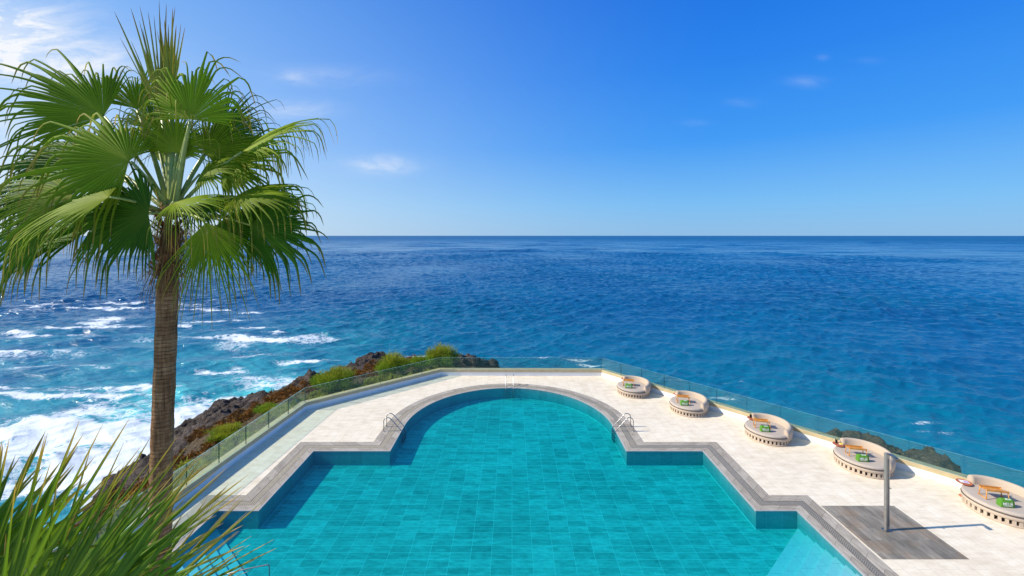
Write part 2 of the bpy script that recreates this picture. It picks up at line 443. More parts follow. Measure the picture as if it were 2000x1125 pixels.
w = strip('pool_wall', [(lerp_row(0,-.03),0),(lerp_row(0,FL-.05),0)], M['pwall'], parent=pool)
bm = bmesh.new(); es = loop(bm, [(x,y) for x, y in INN], FL)
bmesh.ops.triangle_fill(bm, edges=es, use_beauty=True)
for f in bm.faces:
    if f.normal.z < 0: f.normal_flip()
bm_obj('pool_floor', bm, M['pfloor'], pool, recalc=False)
# coping: lip, inner plank, joint, gutter, joint, outer plank
strip('coping', [(lerp_row(0,-.05),2),(lerp_row(-.02,-.045),2),(lerp_row(-.02,-.002),2),(lerp_row(.03,.0),0),(lerp_row(.32,.0),1),(lerp_row(.335,.0),1)], [M['cope'],M['gap'],M['cope_edge']], parent=pool)
strip('gutter_grate', [(lerp_row(.335,-.001),0),(lerp_row(.585,-.001),0)], M['gutter'], parent=pool)
strip('coping', [(lerp_row(.585,-.02),1),(lerp_row(.60,-.02),1),(lerp_row(.60,.0),0),(lerp_row(1.0,.0),0),(lerp_row(1.0,-.04),0)], [M['cope'],M['gap']], parent=pool)
# light grout line at the foot of the wall
strip('floor_edge', [(lerp_row(-.006,FL+.035),0),(lerp_row(-.006,FL+.003),0),(lerp_row(-.02,FL+.003),0)], simple('grout_line',(.42,.74,.78),.5), parent=pool)
# steps in both near corners
DK = [15.25,14.80,14.36,13.92,13.50,13.07,12.65,12.22]
for s in (1,-1):
    xw = XC+s*10.56
    for k, dk in enumerate(DK):
        z = FL+.075+.078*k
        bm = bmesh.new()
        pl = [(xw,dk),(xw,9.25),(xw-s*(dk-9.25)/.88,9.25)]
        top = [bm.verts.new((x,y,z)) for x, y in pl]; bot = [bm.verts.new((x,y,FL-.02)) for x, y in pl]
        bm.faces.new(top); bm.faces.new(bot)
        for i in range(3): bm.faces.new((top[i],top[(i+1)%3],bot[(i+1)%3],bot[i]))
        bm_obj('step', bm, M['pstep'], pool)
# water body
bm = bmesh.new()
def inset(t): return [(a[0]*(1-t)+b[0]*t, a[1]*(1-t)+b[1]*t) for a, b in OUT]
wt = inset(.012)
es = loop(bm, wt, -.025); bmesh.ops.triangle_fill(bm, edges=es, use_beauty=True)
top_f = list(bm.faces)
r = bmesh.ops.extrude_face_region(bm, geom=top_f)
bmesh.ops.translate(bm, vec=(0,0,FL-.12), verts=[v for v in r['geom'] if isinstance(v, bmesh.types.BMVert)])
pw = bm_obj('pool_water', bm, M['pwater'])
tag(pw, 'calm clear turquoise water filling the swimming pool', 'pool water', kind='structure')

# slate pad under the shower and white joint
bm = bmesh.new()
vs = [bm.verts.new(v) for v in ((11.47,12.99,-.014),(14.15,12.99,-.014),(14.15,15.56,-.014),(11.44,15.56,-.014))]
bm.faces.new(vs)
pad = bm_obj('shower_pavement', bm, M['pad'])
tag(pad, 'grey slate plank paving under the outdoor shower', 'paving', kind='structure')

# planting bed under the palms
bm = bmesh.new(); box(bm, (-7.2,4.6,.02), (10.5,4.6,.10))
tag(bm_obj('planting_ground', bm, M['soil']), 'bare soil bed beneath the palms', 'soil', kind='structure')

# ------------------------------------------------------------------ parapet + glass
par = empty('parapet_wall', (0,0,0), label='low white parapet wall with ochre cap edging the pool deck', cat='wall')
def prow(d, z): return [(x,y,z) for x, y in off(d)]
strip('wall', [(prow(0,-.05),0),(prow(0,.255),0)], M['white'], closed=False, parent=par)
strip('cap', [(prow(.0,.25),0),(prow(-.012,.25),0),(prow(-.012,.422),0),(prow(.0,.432),0),(prow(.36,.432),0),(prow(.36,-1.6),0)], M['tan'], closed=False, parent=par)
gl = off(.06)
runs = [(0,2,'tinted glass balustrade on the parapet beside the rocks and shrubs'),(2,3,'short tinted glass balustrade behind the round end of the pool'),(3,5,'long tinted glass balustrade behind the round daybeds')]
for a, b, lab in runs:
    root = empty('glass_balustrade', (gl[a][0],gl[a][1],.432), label=lab, cat='balustrade', group='glass balustrades around the deck')
    for s in range(a, b):
        p = Vector(gl[s]); q = Vector(gl[s+1]); L = (q-p).length
        if s == 0: p = p+(q-p)*(6.0/L); L = (q-p).length   # nothing of it shows nearer than this
        if s == 4: q = p+(q-p)*(11.5/L); L = (q-p).length
        n = max(1, round(L/1.58)); d = (q-p)/n; nn = Vector((-d.y, d.x)).normalized()
        for i in range(n):
            c = p+d*(i+.5)
            bm = bmesh.new(); box(bm, (0,0,.42), (d.length-.018,.026,.84))
            for f in bm.faces:
                f.normal_update()
                f.material_index = 1 if abs(f.normal.x) > .9 else (2 if abs(f.normal.z) > .9 else 0)
            o = bm_obj('glass_panel', bm, [M['pane'],M['pane_edge'],M['pane_rim']])
            o.parent = root; o.location = Vector((c.x,c.y,.433))-root.location; o.rotation_euler = (0,0,math.atan2(d.y,d.x))

# ------------------------------------------------------------------ coast rocks (one heightfield)
RIDGE = [(-20, -3, -5.25), (-20.5, 12, -4.95), (-21.3, 20, -4.55), (-22.6, 24, -4.35), (-24.2, 29.8, -4.25), (-23.8, 33.5, -4.25), (-19.9, 36.8, -3.95), (-18.2, 42.0, -3.75), (-14.3, 45, -3.65), (-9, 45.2, -3.95), (-3.8, 45, -3.85), (-1.0, 44.5, -4.15), (0.4, 43.0, -5.35), (2.5, 38, -5.95), (6, 36, -5.6), (12, 33, -5.6), (18, 30.5, -5.2), (21.5, 32.6, -6.15), (24.3, 32.9, -5.75), (26.8, 31.6, -5.55), (29.2, 30.1, -5.65), (29.6, 27.6, -5.85), (29.4, 25.2, -5.95), (29.6, 20, -6.65), (33, 8, -6.65), (36, -3, -6.65)]
def terrain(X, Y):
    poly = [(x,y) for x, y, z in RIDGE]+[(36,-6),(-20,-6)]
    inn = inside(X, Y, poly)
    wx = X+.9*fbm(X*.35,Y*.35,3,5); wy = Y+.9*fbm(X*.35+9,Y*.35,3,9)
    inn = inside(wx, wy, poly)
    dr, zr = seg_dist(wx, wy, RIDGE, [z for _,_,z in RIDGE])
    df = seg_dist(X, Y, off(.36))
    t = dr/(dr+df+1e-6)
    ztop = .12-1.5*sstep(-3,2,X)
    fl = sstep(3, -3, X); prof = fl*(1-np.power(np.clip(1-t,0,1), 1.5))+(1-fl)*np.power(t, 1.9)
    zin = zr+(ztop-zr)*prof
    zout = zr-np.power(dr, .85)*1.7
    z = np.where(inn, zin, zout)
    rough = np.where(inn, np.clip(1.15-t*1.1, .12, 1), 1)
    lump = ridged(X*.30, Y*.30, 4, 3)
    rid2 = ridged(X*.9+.3*fbm(X,Y,2,4), Y*.9, 4, 11)
    z = z+rough*(.42*lump+.17*rid2+.16*fbm(X*2.2,Y*2.2,4,21)-.35)
    # a few outstanding knobs
    for kx, ky, kr, kz in ((-15.0,44.6,1.9,1.0),(-18.6,37.4,1.5,.8),(-22.2,33.6,2.2,.6),(-4.5,44.6,1.6,.55),(-6.7,44.8,1.3,.6),(-1.6,44.3,1.4,.4),(29.0,29.4,1.6,.45),(26.2,31.3,1.8,.4),(21.9,32.2,1.2,.6),(28.6,25.0,1.4,.9),(24.2,32.2,1.0,.4)):
        d = np.hypot(X-kx, Y-ky)/kr*(1+.25*fbm(X*1.3,Y*1.3,3,40))
        z = z+kz*np.clip(1-d*d, 0, 1)**.7
    veg = np.where(inn, sstep(.40, .56, t+.10*fbm(X*.6,Y*.6,3,33)), 0)*(X < 3)
    return z, veg, t, inn
step = .13
gx = np.arange(-31, 35.5, step); gy = np.arange(1.5, 50.5, step)
X, Y = np.meshgrid(gx, gy)
Z, VEG, TT, IN = terrain(X, Y)
kill = inside(X, Y, off(.24)+[(40,-9),(-13,-9)])
ok = (~kill) & (Z > SEA-.9)
idx = np.arange(X.size).reshape(X.shape)
q = ok[:-1,:-1]&ok[1:,:-1]&ok[:-1,1:]&ok[1:,1:]
Fq = np.stack([idx[:-1,:-1][q], idx[:-1,1:][q], idx[1:,1:][q], idx[1:,:-1][q]], 1)
used = np.unique(Fq); remap = -np.ones(X.size, int); remap[used] = np.arange(len(used))
Vr = np.stack([X.ravel()[used], Y.ravel()[used], Z.ravel()[used]], 1)
# break up the cliff side sideways too
jx = .22*fbm(Vr[:,0]*.9+7, Vr[:,2]*1.4+Vr[:,1]*.3, 4, 71); jy = .22*fbm(Vr[:,1]*.9, Vr[:,2]*1.4+3, 4, 77)
far = sstep(.4, 1.2, seg_dist(Vr[:,0], Vr[:,1], off(.36)))
Vr[:,0] += jx*far; Vr[:,1] += jy*far
rock = mesh_np('rocky_shore', Vr, remap[Fq], M['rock'], smooth=True, attrs={'veg':VEG.ravel()[used]})
tag(rock, 'dark volcanic rock shore falling from the parapet to the sea', 'rocky shore', kind='structure')

# ------------------------------------------------------------------ sea
def make_sea():
    az = np.radians(np.concatenate([np.linspace(-84,-57,40), np.linspace(-56,56,1150), np.linspace(57,84,40)]))
    rr = np.concatenate([24*np.power(500/24, np.linspace(0,1,1250)), 500*np.power(34000/500, np.linspace(0,1,300)[1:])])
    A, R = np.meshgrid(az, rr); X = R*np.sin(A); Y = R*np.cos(A)
    Z = np.zeros_like(X); DX = np.zeros_like(X); DY = np.zeros_like(X)
    dr = np.gradient(rr)[:,None]
    r2 = np.random.default_rng(5)
    for i in range(70):
        lam = .9*(10/.9)**r2.random(); th = r2.normal(0, .60)-.22
        k = 2*PI/lam; kx, ky = k*math.sin(th), k*math.cos(th); ph = r2.random()*2*PI
        amp = .0088*lam**.90*(.4+1.2*r2.random())
        fade = np.clip((lam/(dr*2.4))-.6, 0, 1)[:,0]; n_ = int((fade > 0).sum())
        if n_ == 0: continue
        q = kx*X[:n_]+ky*Y[:n_]+ph; a = (amp*fade[:n_])[:,None]
        Z[:n_] += a*np.cos(q); sq = a*.8*np.sin(q); DX[:n_] -= math.sin(th)*sq; DY[:n_] -= math.cos(th)*sq
    for i in range(26):
        lam = 9*(110/9)**r2.random(); th = r2.normal(0, .5)-.2; k = 2*PI/lam; ph = r2.random()*2*PI
        fade = (np.clip((lam/(dr*2.4))-.6, 0, 1)*sstep(140, 600, rr)[:,None])
        Z += .0052*lam*fade*(.5+r2.random())*np.cos(k*math.sin(th)*X+k*math.cos(th)*Y+ph)
    gust = .75+.5*fbm(X*.012,Y*.012,3,50)
    ds = seg_dist(X, Y, RIDGE)
    onland = inside(X, Y, [(x,y) for x, y, z in RIDGE]+[(36,-6),(-20,-6)])
    damp = np.clip(ds/14, .35, 1)*gust
    left = sstep(-8, -26, X)
    foam = 0*X
    near = np.exp(-np.clip(ds-3,0,99)/3.2)
    foam += (.62*left+.38)*near*(.75+.5*fbm(X*.13,Y*.13,3,61))
    # heavy white water in the cove by the rocks
    foam += .74*np.exp(-(((X+36)/12.5)**2+((Y-38)/8.5)**2)**1.3)
    foam += .62*np.exp(-(((X+27.5)/6.5)**2+((Y-47)/5.5)**2))
    foam += .50*np.exp(-(((X+40)/14)**2+((Y-31)/8)**2)**1.3)
    foam += .36*sstep(-12,-34,X)*np.exp(-((Y-66)/34)**2)*np.clip(.45+1.3*fbm(X*.05,Y*.09,4,63),0,1.3)
    foam *= np.clip(.80+.85*fbm(X*.10,Y*.20,4,62), .25, 1.25)
    H = CH-SEA
    for px, py, wpx, hpx, st in ((80,770,120,5,.85),(60,752,90,3,.6),(260,757,90,5,.6),(140,600,150,4.5,.72),(300,590,90,3,.62),(60,655,90,4,.78),(150,640,90,3.5,.66),(225,630,55,6,.72),
        (30,690,70,2.5,.55),(245,600,60,4,.55),(400,605,35,2.5,.8),(490,612,18,1.6,.75),(430,628,45,2,.62),(500,640,35,2.5,.68),(540,648,18,2,.75),(450,660,45,5,.70),(520,665,28,3,.6),(440,722,32,6,.80),(480,700,40,6,.5),(590,705,35,3,.72),
        (100,720,110,3,.45),(680,700,40,4,.45),(360,640,30,3,.6),(370,596,30,2,.6),(820,690,40,4,.5),(1075,700,30,3.5,.62),(1130,707,24,3,.62),(1150,715,22,3,.7),(1240,742,18,4,.5),(1330,740,36,3,.55),(1420,775,50,6,.55),(1340,760,30,5,.5),(1600,789,36,3,.62),(1640,797,20,2,.5),
        (1700,800,30,2,.4),(1810,828,32,4,.64),(1850,845,36,4,.6),(1395,720,40,2,.4),(1470,745,50,3,.35),(1560,760,40,2,.3)):
        D = F*H/(py-HZ); cx = (px-1000)/F*D; sx = 1.5*wpx*D/F; sy = .85*hpx*D*D/(F*H)
        tilt = -.12 if px < 700 else .15
        yy = Y-D-(X-cx)*tilt*0
        mk = (np.abs(X-cx) < 3*sx) & (np.abs(Y-D) < 4*sy)
        x_, y_ = X[mk], Y[mk]
        w = fbm(x_*.07,y_*.07,3,64)
        foam[mk] += (.80 if px < 900 else (.62 if px < 1500 else .52))*st*np.exp(-(((x_-cx)/sx)**2+((y_-D+w*sy*2.2)/sy)**2))*(.90+1.0*fbm(x_*.12,y_*.3,3,66)+.55*fbm(x_*.45,y_*1.1,3,67))
    turq = np.exp(-np.clip(ds-2,0,999)/30)*.85+.25*fbm(X*.02,Y*.02,3,70)
    turq += .55*np.exp(-(((X-190)/60)**2+((Y-110)/18)**2))
    turq = np.clip(turq*sstep(300, 60, R), 0, 1)
    aer = .35*sstep(-12,-30,X)*np.exp(-((Y-55)/26)**2)+np.exp(-(((X+28)/13)**2+((Y-44)/8)**2)**1.2)*.85+.6*np.exp(-np.clip(ds-1,0,99)/2.5)*left+.45*np.exp(-(((X+40)/17)**2+((Y-36)/11)**2))
    aer = np.clip(aer*(.8+.7*fbm(X*.12,Y*.18,4,80)), 0, 1)
    # swell lines rolling into the cove
    sw = sstep(-10,-40,X)*np.exp(-((Y-58)/26)**2)
    Z = Z*damp+sw*.34*np.cos((Y*.94-X*.22+2*fbm(X*.03,Y*.03,2,90))*2*PI/9.5)
    V = np.stack([X+DX*damp, Y+DY*damp, SEA+Z], 2).reshape(-1,3)
    idx = np.arange(X.size).reshape(X.shape)
    Fq = np.stack([idx[:-1,:-1], idx[1:,:-1], idx[1:,1:], idx[:-1,1:]], 2).reshape(-1,4)[:, ::-1]
    o = mesh_np('sea', V, Fq, M['sea'], smooth=True, attrs={'foam':np.clip(foam,0,1.2).ravel(),'turq':turq.ravel(),'chop':sstep(150,2500,R).ravel(),'aer':aer.ravel()})
    tag(o, 'blue open sea with white foam against the rocks', 'sea', kind='structure')
make_sea()

# ------------------------------------------------------------------ vegetation
def blades(n, pos, direc, length, width, along0=0.0):
    """leaf shaped quads: arrays pos (n,3), direc (n,3) -> V, F, along, rnd"""
    d = direc/np.linalg.norm(direc,axis=1,keepdims=True)
    r = rng.normal(size=(n,3)); s = np.cross(d, r); s /= np.linalg.norm(s,axis=1,keepdims=True)
    L = length[:,None]; W = width[:,None]
    V = np.stack([pos, pos+d*L*.5+s*W, pos+d*L, pos+d*L*.5-s*W], 1).reshape(-1,3)
    Fc = np.arange(4*n).reshape(n,4)
    al = np.tile(np.array([0,.5,1,.5])*.9+.0, n)
    rn = np.repeat(rng.random(n), 4)
    return V, Fc, al, rn
def bush(name_, c, rx, ry, h, n, label, group=None, mat='bush', tips=.0):
    n = int(n*1.7)
    root = empty(name_, c, label=label, cat='shrub', group=group)
    # stems
    bm = bmesh.new(); stems = []
    for i in range(26):
        a = random.random()*2*PI; rr = math.sqrt(random.random())
        tip = Vector((rx*rr*math.cos(a), ry*rr*math.sin(a), h*(1.05-.5*rr*rr)*random.uniform(.75,1.05)))
        mid = Vector((tip.x*.35, tip.y*.35, tip.z*.6))
        tube(bm, [(0,0,-.2), mid, tip], [.02,.012,.004], 4); stems.append((mid, tip))
    bm_obj('stem', bm, M['twig'], root)
    m = n
    si = rng.integers(0, len(stems), m); t = rng.random(m)**.8
    A = np.array([s[0][:] for s in stems]); B = np.array([s[1][:] for s in stems])
    base = A[si]*(1-t[:,None])+B[si]*t[:,None]
    cl = rng.normal(size=(len(stems),3))
    pos = base+rng.normal(size=(m,3))*np.array([rx,ry,h])*.17*(1.2-.6*t[:,None])
    pos[:,2] = np.maximum(pos[:,2], .0)
    d = pos*np.array([1/rx,1/ry,.6/h])+np.array([0,0,.9])+rng.normal(size=(m,3))*.45
    V, Fc, al, rn = blades(m, pos, d, rng.uniform(.07,.19,m)*(h/1.2+.3), rng.uniform(.007,.016,m))
    hh = np.clip(V[:,2]/h,0,1.3); shade = (si/len(stems)).repeat(4)
    rn = np.clip(rn*.5+shade*.35+.15, 0, 1); al = np.clip(al*.5+hh*.45+tips*(hh>.72), 0, 1.15)
    mesh_np('foliage', V, Fc, M[mat], root, attrs={'along':al,'tone':rn})
    return root
def ground_at(x, y):
    z, *_ = terrain(np.array([[x]],float), np.array([[y]],float)); return float(z[0,0])
bl = [ # px centre, D, half width, height, n, label
 (862,31.6,1.35,1.60,5200,'tall yellow green shrub at the corner of the parapet',.22),
 (818,31.2,1.0,.95,3400,'low green shrub between the two tall shrubs behind the glass',.0),
 (765,30.2,1.30,1.35,5000,'tall green shrub with rusty tips halfway along the parapet',.2),
 (655,27.2,1.35,1.25,5200,'bright green shrub with orange tips beside the glass corner',.2),
 (538,24.4,.75,.42,2600,'small bright green shrub behind the glass past the corner',.0),
 (462,21.6,1.0,.55,3400,'yellow topped shrub behind the glass near the brown scrub',.22)]
for px, D, rw, h, n, lab, tp in bl:
    x = (px-1000)/F*D
    if px < 600: x -= .5
    z = ground_at(x, D)
    bush('shrub', (x,D,z), rw, rw*.85, h, n, lab, 'shrubs behind the glass balustrade', tips=tp)
def scatter(name, n, xr, yr, cond, mat, L, W, label, clump=.9, up=.9, lift=0.0):
    x = rng.uniform(*xr, n*6); y = rng.uniform(*yr, n*6)
    z, veg, t, inn = terrain(x, y)
    df = seg_dist(x, y, off(.36)); outside = ~inside(x, y, off(.40)+[(40,-9),(-13.5,-9)])
    m = cond(x, y, t, df, inn) & outside & (fbm(x*clump, y*clump, 3, 91) > -.12)
    x, y, z = x[m][:n], y[m][:n], z[m][:n]; k = len(x)
    mound = np.clip(fbm(x*1.1,y*1.1,3,95),0,1)*.55
    pos = np.stack([x, y, z+mound*rng.random(k)+lift], 1)
    d = rng.normal(size=(k,3))*.6+np.array([0,0,up])
    V, Fc, al, rn = blades(k, pos, d, rng.uniform(*L,k), rng.uniform(*W,k))
    rn = np.clip(rn*.4+.6*(.5+np.repeat(fbm(x*1.6,y*1.6,3,97),4)), 0, 1)
    o = mesh_np(name, V, Fc, M[mat], attrs={'along':al*.95,'tone':rn})
    tag(o, label, name.replace('_',' '), kind='stuff')
scatter('ground_cover', 42000, (-19,-3), (8,33), lambda x,y,t,df,inn: inn & (df < 1.9+.9*fbm(x*.5,y*.5,2,99)) & (x<-4), 'cover', (.10,.26), (.014,.03), 'grey green low plants growing along the foot of the parapet')
scatter('dry_scrub', 42000, (-21,-8), (6,42), lambda x,y,t,df,inn: inn & (df > 1.6) & (t > .42+.1*fbm(x*.5,y*.5,2,98)) & (t < .72), 'brownveg', (.06,.16), (.02,.04), 'rusty brown scrub mat between the rocks and the green plants', clump=.5)

# ------------------------------------------------------------------ palms
DR = 2.7
def fan_leaf(hub, a, nrm, L, half, nseg, droop, mat, parent, split=.5, wscale=1.0, fold=.25, cup=.0, stiff=0.0, jitter=.05, pet_from=None, pet_r=.018, name='frond', ragged=.30, npts=11):
    """costapalmate fan: joined pleats near the hub, free drooping tips beyond"""
    a = Vector(a).normalized(); nrm = Vector(nrm); nrm = (nrm-a*nrm.dot(a)).normalized(); b = nrm.cross(a).normalized()
    an, nn, bn = np.array(a), np.array(nrm), np.array(b); hub = np.array(hub)
    V, Fc, al, rn = [], [], [], []
    dth = 2*half/nseg; base = 0
    leafr = random.random()
    for i in range(nseg):
        th = -half+dth*(i+.5); u = th/half
        th2 = th+random.gauss(0, jitter*.25)
        d0 = math.cos(th2)*an+math.sin(th2)*bn + nn*(-cup*(u*u))
        d0 /= np.linalg.norm(d0)
        Ls = L*(1-.30*abs(u)**2.2)*random.uniform(1-ragged,1+ragged*.4)
        sp = split*random.uniform(.85,1.12)
        pos = hub+an*0.02; d = d0.copy(); n_ = nn.copy()
        dr = DR*droop*random.uniform(.6,1.35)*(1-stiff)
        ds = Ls/(npts-1)
        rr = min(1,max(0,leafr*.5+random.random()*.5))
        tb = random.uniform(.50,.80); bend = min(1.7, droop*random.uniform(.45,1.35))
        tw = random.uniform(-.5,.5)
        side = np.cross(n_, d); side /= np.linalg.norm(side)
        for j in range(npts):
            t = j/(npts-1); r_ = t*Ls
            if t <= sp: w_ = r_*math.tan(dth/2)*1.06
            else:
                w0 = sp*Ls*math.tan(dth/2)*1.06; k = (t-sp)/(1-sp); w_ = w0*(1-k)**.55*(1-.32*min(1,k*4))
            w_ = max(w_*wscale*(1.12 if t <= sp else 1.0), .0008)
            fd = fold*w_*(1 if t < sp else 1.3)
            if t > sp:
                ang = tw*(t-sp); sd = side*math.cos(ang)+n_*math.sin(ang)
            else: sd = side
            V += [pos-sd*w_, pos+n_*fd*1.6, pos+sd*w_]; al += [t]*3; rn += [rr*.6, min(1,rr*.6+.42), rr*.6]  # pleat light and shade put into the tone: ridge lighter, edges darker
            if j:
                q = base+3*j
                Fc += [(q-3,q-2,q+1,q),(q-2,q-1,q+2,q+1)]
            # bend towards gravity
            g = .07*DR*droop*(1-stiff)*ds
            if stiff > 0: g += dr*max(0, t-sp*.72)*ds*3.0
            else:      # the free tip of every leaflet folds over and then hangs
                dt = 1/(npts-1)
                if tb < t < tb+.20: g += bend*2.5*dt/.20
                elif t >= tb+.20: g += bend*1.1*dt
                elif t > sp*.8: g += bend*.5*dt
            d = d+np.array([0,0,-1])*g; d /= np.linalg.norm(d)
            n_ = n_-d*np.dot(n_,d); n_ /= (np.linalg.norm(n_)+1e-9)
            side = np.cross(n_, d); side /= (np.linalg.norm(side)+1e-9)
            pos = pos+d*ds
        base += 3*npts
    Vn = np.array(V)
    org = np.array(parent.location) if parent else 0
    o = mesh_np(name, Vn-org, np.array(Fc), M[mat], parent, smooth=False, attrs={'along':al,'tone':rn})
    if pet_from is not None:
        p0 = Vector(pet_from); p1 = Vector(hub); mid = (p0+p1)/2+Vector((0,0,.10*(p1-p0).length))
        bm = bmesh.new(); pts = []
        for k in range(8):
            t = k/7; pts.append(p0*(1-t)**2+mid*2*t*(1-t)+p1*t*t - Vector(org))
        tube(bm, pts, [pet_r*(1.7-.9*k/7) for k in range(8)], 6)
        bm_obj('petiole', bm, M['stem'], o)
    return o
def trunk_obj(name, pts, radii, parent, mat):
    """irregular ringed trunk"""
    V, Fc = [], []; n = 40
    P3 = [Vector(p) for p in pts]; L = [0]
    for i in range(1,len(P3)): L.append(L[-1]+(P3[i]-P3[i-1]).length)
    m = int(L[-1]/.035)
    for j in range(m+1):
        s = L[-1]*j/m; i = max(k for k in range(len(L)) if L[k] <= s+1e-9); i = min(i, len(L)-2)
        t = (s-L[i])/(L[i+1]-L[i]); p = P3[i].lerp(P3[i+1], t); r = radii[i]*(1-t)+radii[i+1]*t
        r *= 1+.022*math.sin(s*9.1)+.014*math.sin(s*23.7+1)+.012*((s*5.3+.2*math.sin(s*3))%1)
        for k in range(n):
            a = 2*PI*k/n
            rr = r*(1+.012*math.sin(3*a+s*2)+.008*math.sin(7*a+s*11)+.010*random.uniform(-1,1))
            V.append((p.x+rr*math.cos(a), p.y+rr*math.sin(a), p.z))
    for j in range(m):
        for k in range(n):
            k2 = (k+1)%n; Fc.append((j*n+k, j*n+k2, (j+1)*n+k2, (j+1)*n+k))
    V = np.array(V)-np.array(parent.location)
    return mesh_np(name, V, np.array(Fc), M[mat], parent, smooth=True)

PD = 6.5
pb = P(312,1125,PD)
palm = empty('palm_tree', (pb.x-.03, PD, 0), label='tall single fan palm with ringed brown trunk rising beside the pool', cat='palm tree')
tp = [(pb.x-.05,PD,-.1),(pb.x-.02,PD,3),tuple(pb),tuple(P(315,900,PD)),tuple(P(323,700,PD)),tuple(P(327,560,PD)),tuple(P(333,440,PD))]
trunk_obj('trunk', tp, [.27,.165,.143,.140,.138,.136,.11], palm, 'trunk')
heart = P(335,415,PD)
def frond(hx, hy, ax, ay, L, half, droop, dD=0.0, face=(0,-1,.35), aD=0.0, mat='frond', **kw):
    """hub at pixel hx,hy; axis towards pixel ax,ay; dD = hub's depth offset, aD = depth component of the axis"""
    hub = P(hx,hy,PD+dD); e = P(ax,ay,PD+dD); a = (e-hub).normalized(); a.y += aD; a.normalize()
    st = heart+Vector((random.uniform(-.05,.05), random.uniform(-.05,.05), -.05))
    args = dict(npts=18, nseg=40, fold=.6, split=.58, jitter=.02)
    args.update(kw); args['split'] *= .84
    return fan_leaf(hub, a, face, 1.10*L*PD/F, half, droop=droop, mat=mat, parent=palm, pet_from=st, **args)
R_ = math.radians
# back fronds first
frond(190,330,90,300,250,R_(80),1.0, dD=.7, mat='frond_shaded', face=(-.2,-.8,.6))
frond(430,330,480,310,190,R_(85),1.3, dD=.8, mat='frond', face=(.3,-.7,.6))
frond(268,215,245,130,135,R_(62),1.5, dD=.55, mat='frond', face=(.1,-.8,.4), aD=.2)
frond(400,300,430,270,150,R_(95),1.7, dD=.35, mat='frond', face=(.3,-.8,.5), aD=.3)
frond(205,430,100,440,225,R_(75),1.2, dD=.5, mat='frond_shaded', face=(-.1,-.6,.8))
frond(455,425,560,420,160,R_(75),1.4, dD=.6, mat='frond_shaded', face=(.2,-.6,.8))
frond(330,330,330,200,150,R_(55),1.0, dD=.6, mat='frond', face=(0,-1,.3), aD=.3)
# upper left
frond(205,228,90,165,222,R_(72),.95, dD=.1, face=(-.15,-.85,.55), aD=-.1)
frond(300,255,270,150,150,R_(60),1.0, dD=.8, mat='frond_shaded', face=(-.1,-.8,.4), aD=.2)
frond(425,270,470,200,150,R_(60),1.5, dD=.9, mat='frond_shaded', face=(.2,-.8,.4), aD=.2)
frond(160,300,60,300,200,R_(60),1.2, dD=.9, mat='frond_shaded', face=(-.2,-.7,.6))
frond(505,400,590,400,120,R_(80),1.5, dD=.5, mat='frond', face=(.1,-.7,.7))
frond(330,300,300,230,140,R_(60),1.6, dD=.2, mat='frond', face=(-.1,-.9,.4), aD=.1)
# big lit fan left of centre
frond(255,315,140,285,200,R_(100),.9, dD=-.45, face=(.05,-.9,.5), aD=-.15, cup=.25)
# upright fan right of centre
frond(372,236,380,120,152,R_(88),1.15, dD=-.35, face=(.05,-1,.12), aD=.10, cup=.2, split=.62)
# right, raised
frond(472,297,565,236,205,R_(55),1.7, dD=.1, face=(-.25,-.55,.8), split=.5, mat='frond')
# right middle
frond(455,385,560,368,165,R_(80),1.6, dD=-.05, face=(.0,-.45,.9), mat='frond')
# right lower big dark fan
frond(490,440,590,470,150,R_(80),.85, dD=-.15, face=(.05,-1,.15), mat='frond_shaded', split=.66)
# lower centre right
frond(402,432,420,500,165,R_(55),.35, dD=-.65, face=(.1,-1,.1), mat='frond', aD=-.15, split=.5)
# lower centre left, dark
frond(293,418,225,430,150,R_(98),1.3, dD=-.55, face=(-.1,-1,.2), mat='frond_shaded', aD=-.1, split=.6)
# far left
frond(165,372,50,350,215,R_(70),1.1, dD=-.1, face=(-.1,-.55,.8), mat='frond_shaded')
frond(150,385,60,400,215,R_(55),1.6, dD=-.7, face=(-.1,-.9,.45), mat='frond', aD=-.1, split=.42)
frond(110,428,10,470,200,R_(60),.8, dD=-.2, face=(-.05,-.9,.4), mat='frond_shaded', split=.6)
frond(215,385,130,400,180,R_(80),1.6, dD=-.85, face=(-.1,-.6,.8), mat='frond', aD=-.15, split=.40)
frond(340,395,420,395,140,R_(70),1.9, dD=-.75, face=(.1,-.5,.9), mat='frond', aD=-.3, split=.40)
frond(380,400,450,400,150,R_(80),1.8, dD=.1, face=(.1,-.5,.9), mat='frond_shaded', split=.5)
frond(245,400,180,440,170,R_(85),1.2, dD=.0, face=(-.1,-.8,.5), mat='frond_shaded', split=.5)
frond(430,430,470,470,150,R_(85),1.1, dD=.15, face=(.1,-.9,.3), mat='frond_shaded', split=.5)
frond(345,300,350,255,130,R_(95),2.2, dD=-.15, face=(0,-.8,.6), mat='frond', aD=-.2, split=.45)
# centre mass hanging from the upright fan
frond(390,340,420,330,120,R_(90),2.2, dD=.0, face=(.1,-.6,.7), mat='frond', split=.45)
# spears
frond(318,235,292,30,218,R_(17),.03, dD=.05, face=(.1,-1,0), mat='spear', nseg=15, split=.5, jitter=.2, ragged=.25, wscale=1.7)
frond(334,200,328,40,165,R_(7),.02, dD=.0, face=(.3,-1,0), mat='spear', nseg=7, split=.6, jitter=.2, ragged=.2, wscale=1.9)
frond(330,250,322,80,190,R_(10),.02, dD=.1, face=(.3,-1,0), mat='spear', nseg=8, split=.6, jitter=.2, ragged=.2, wscale=1.7)
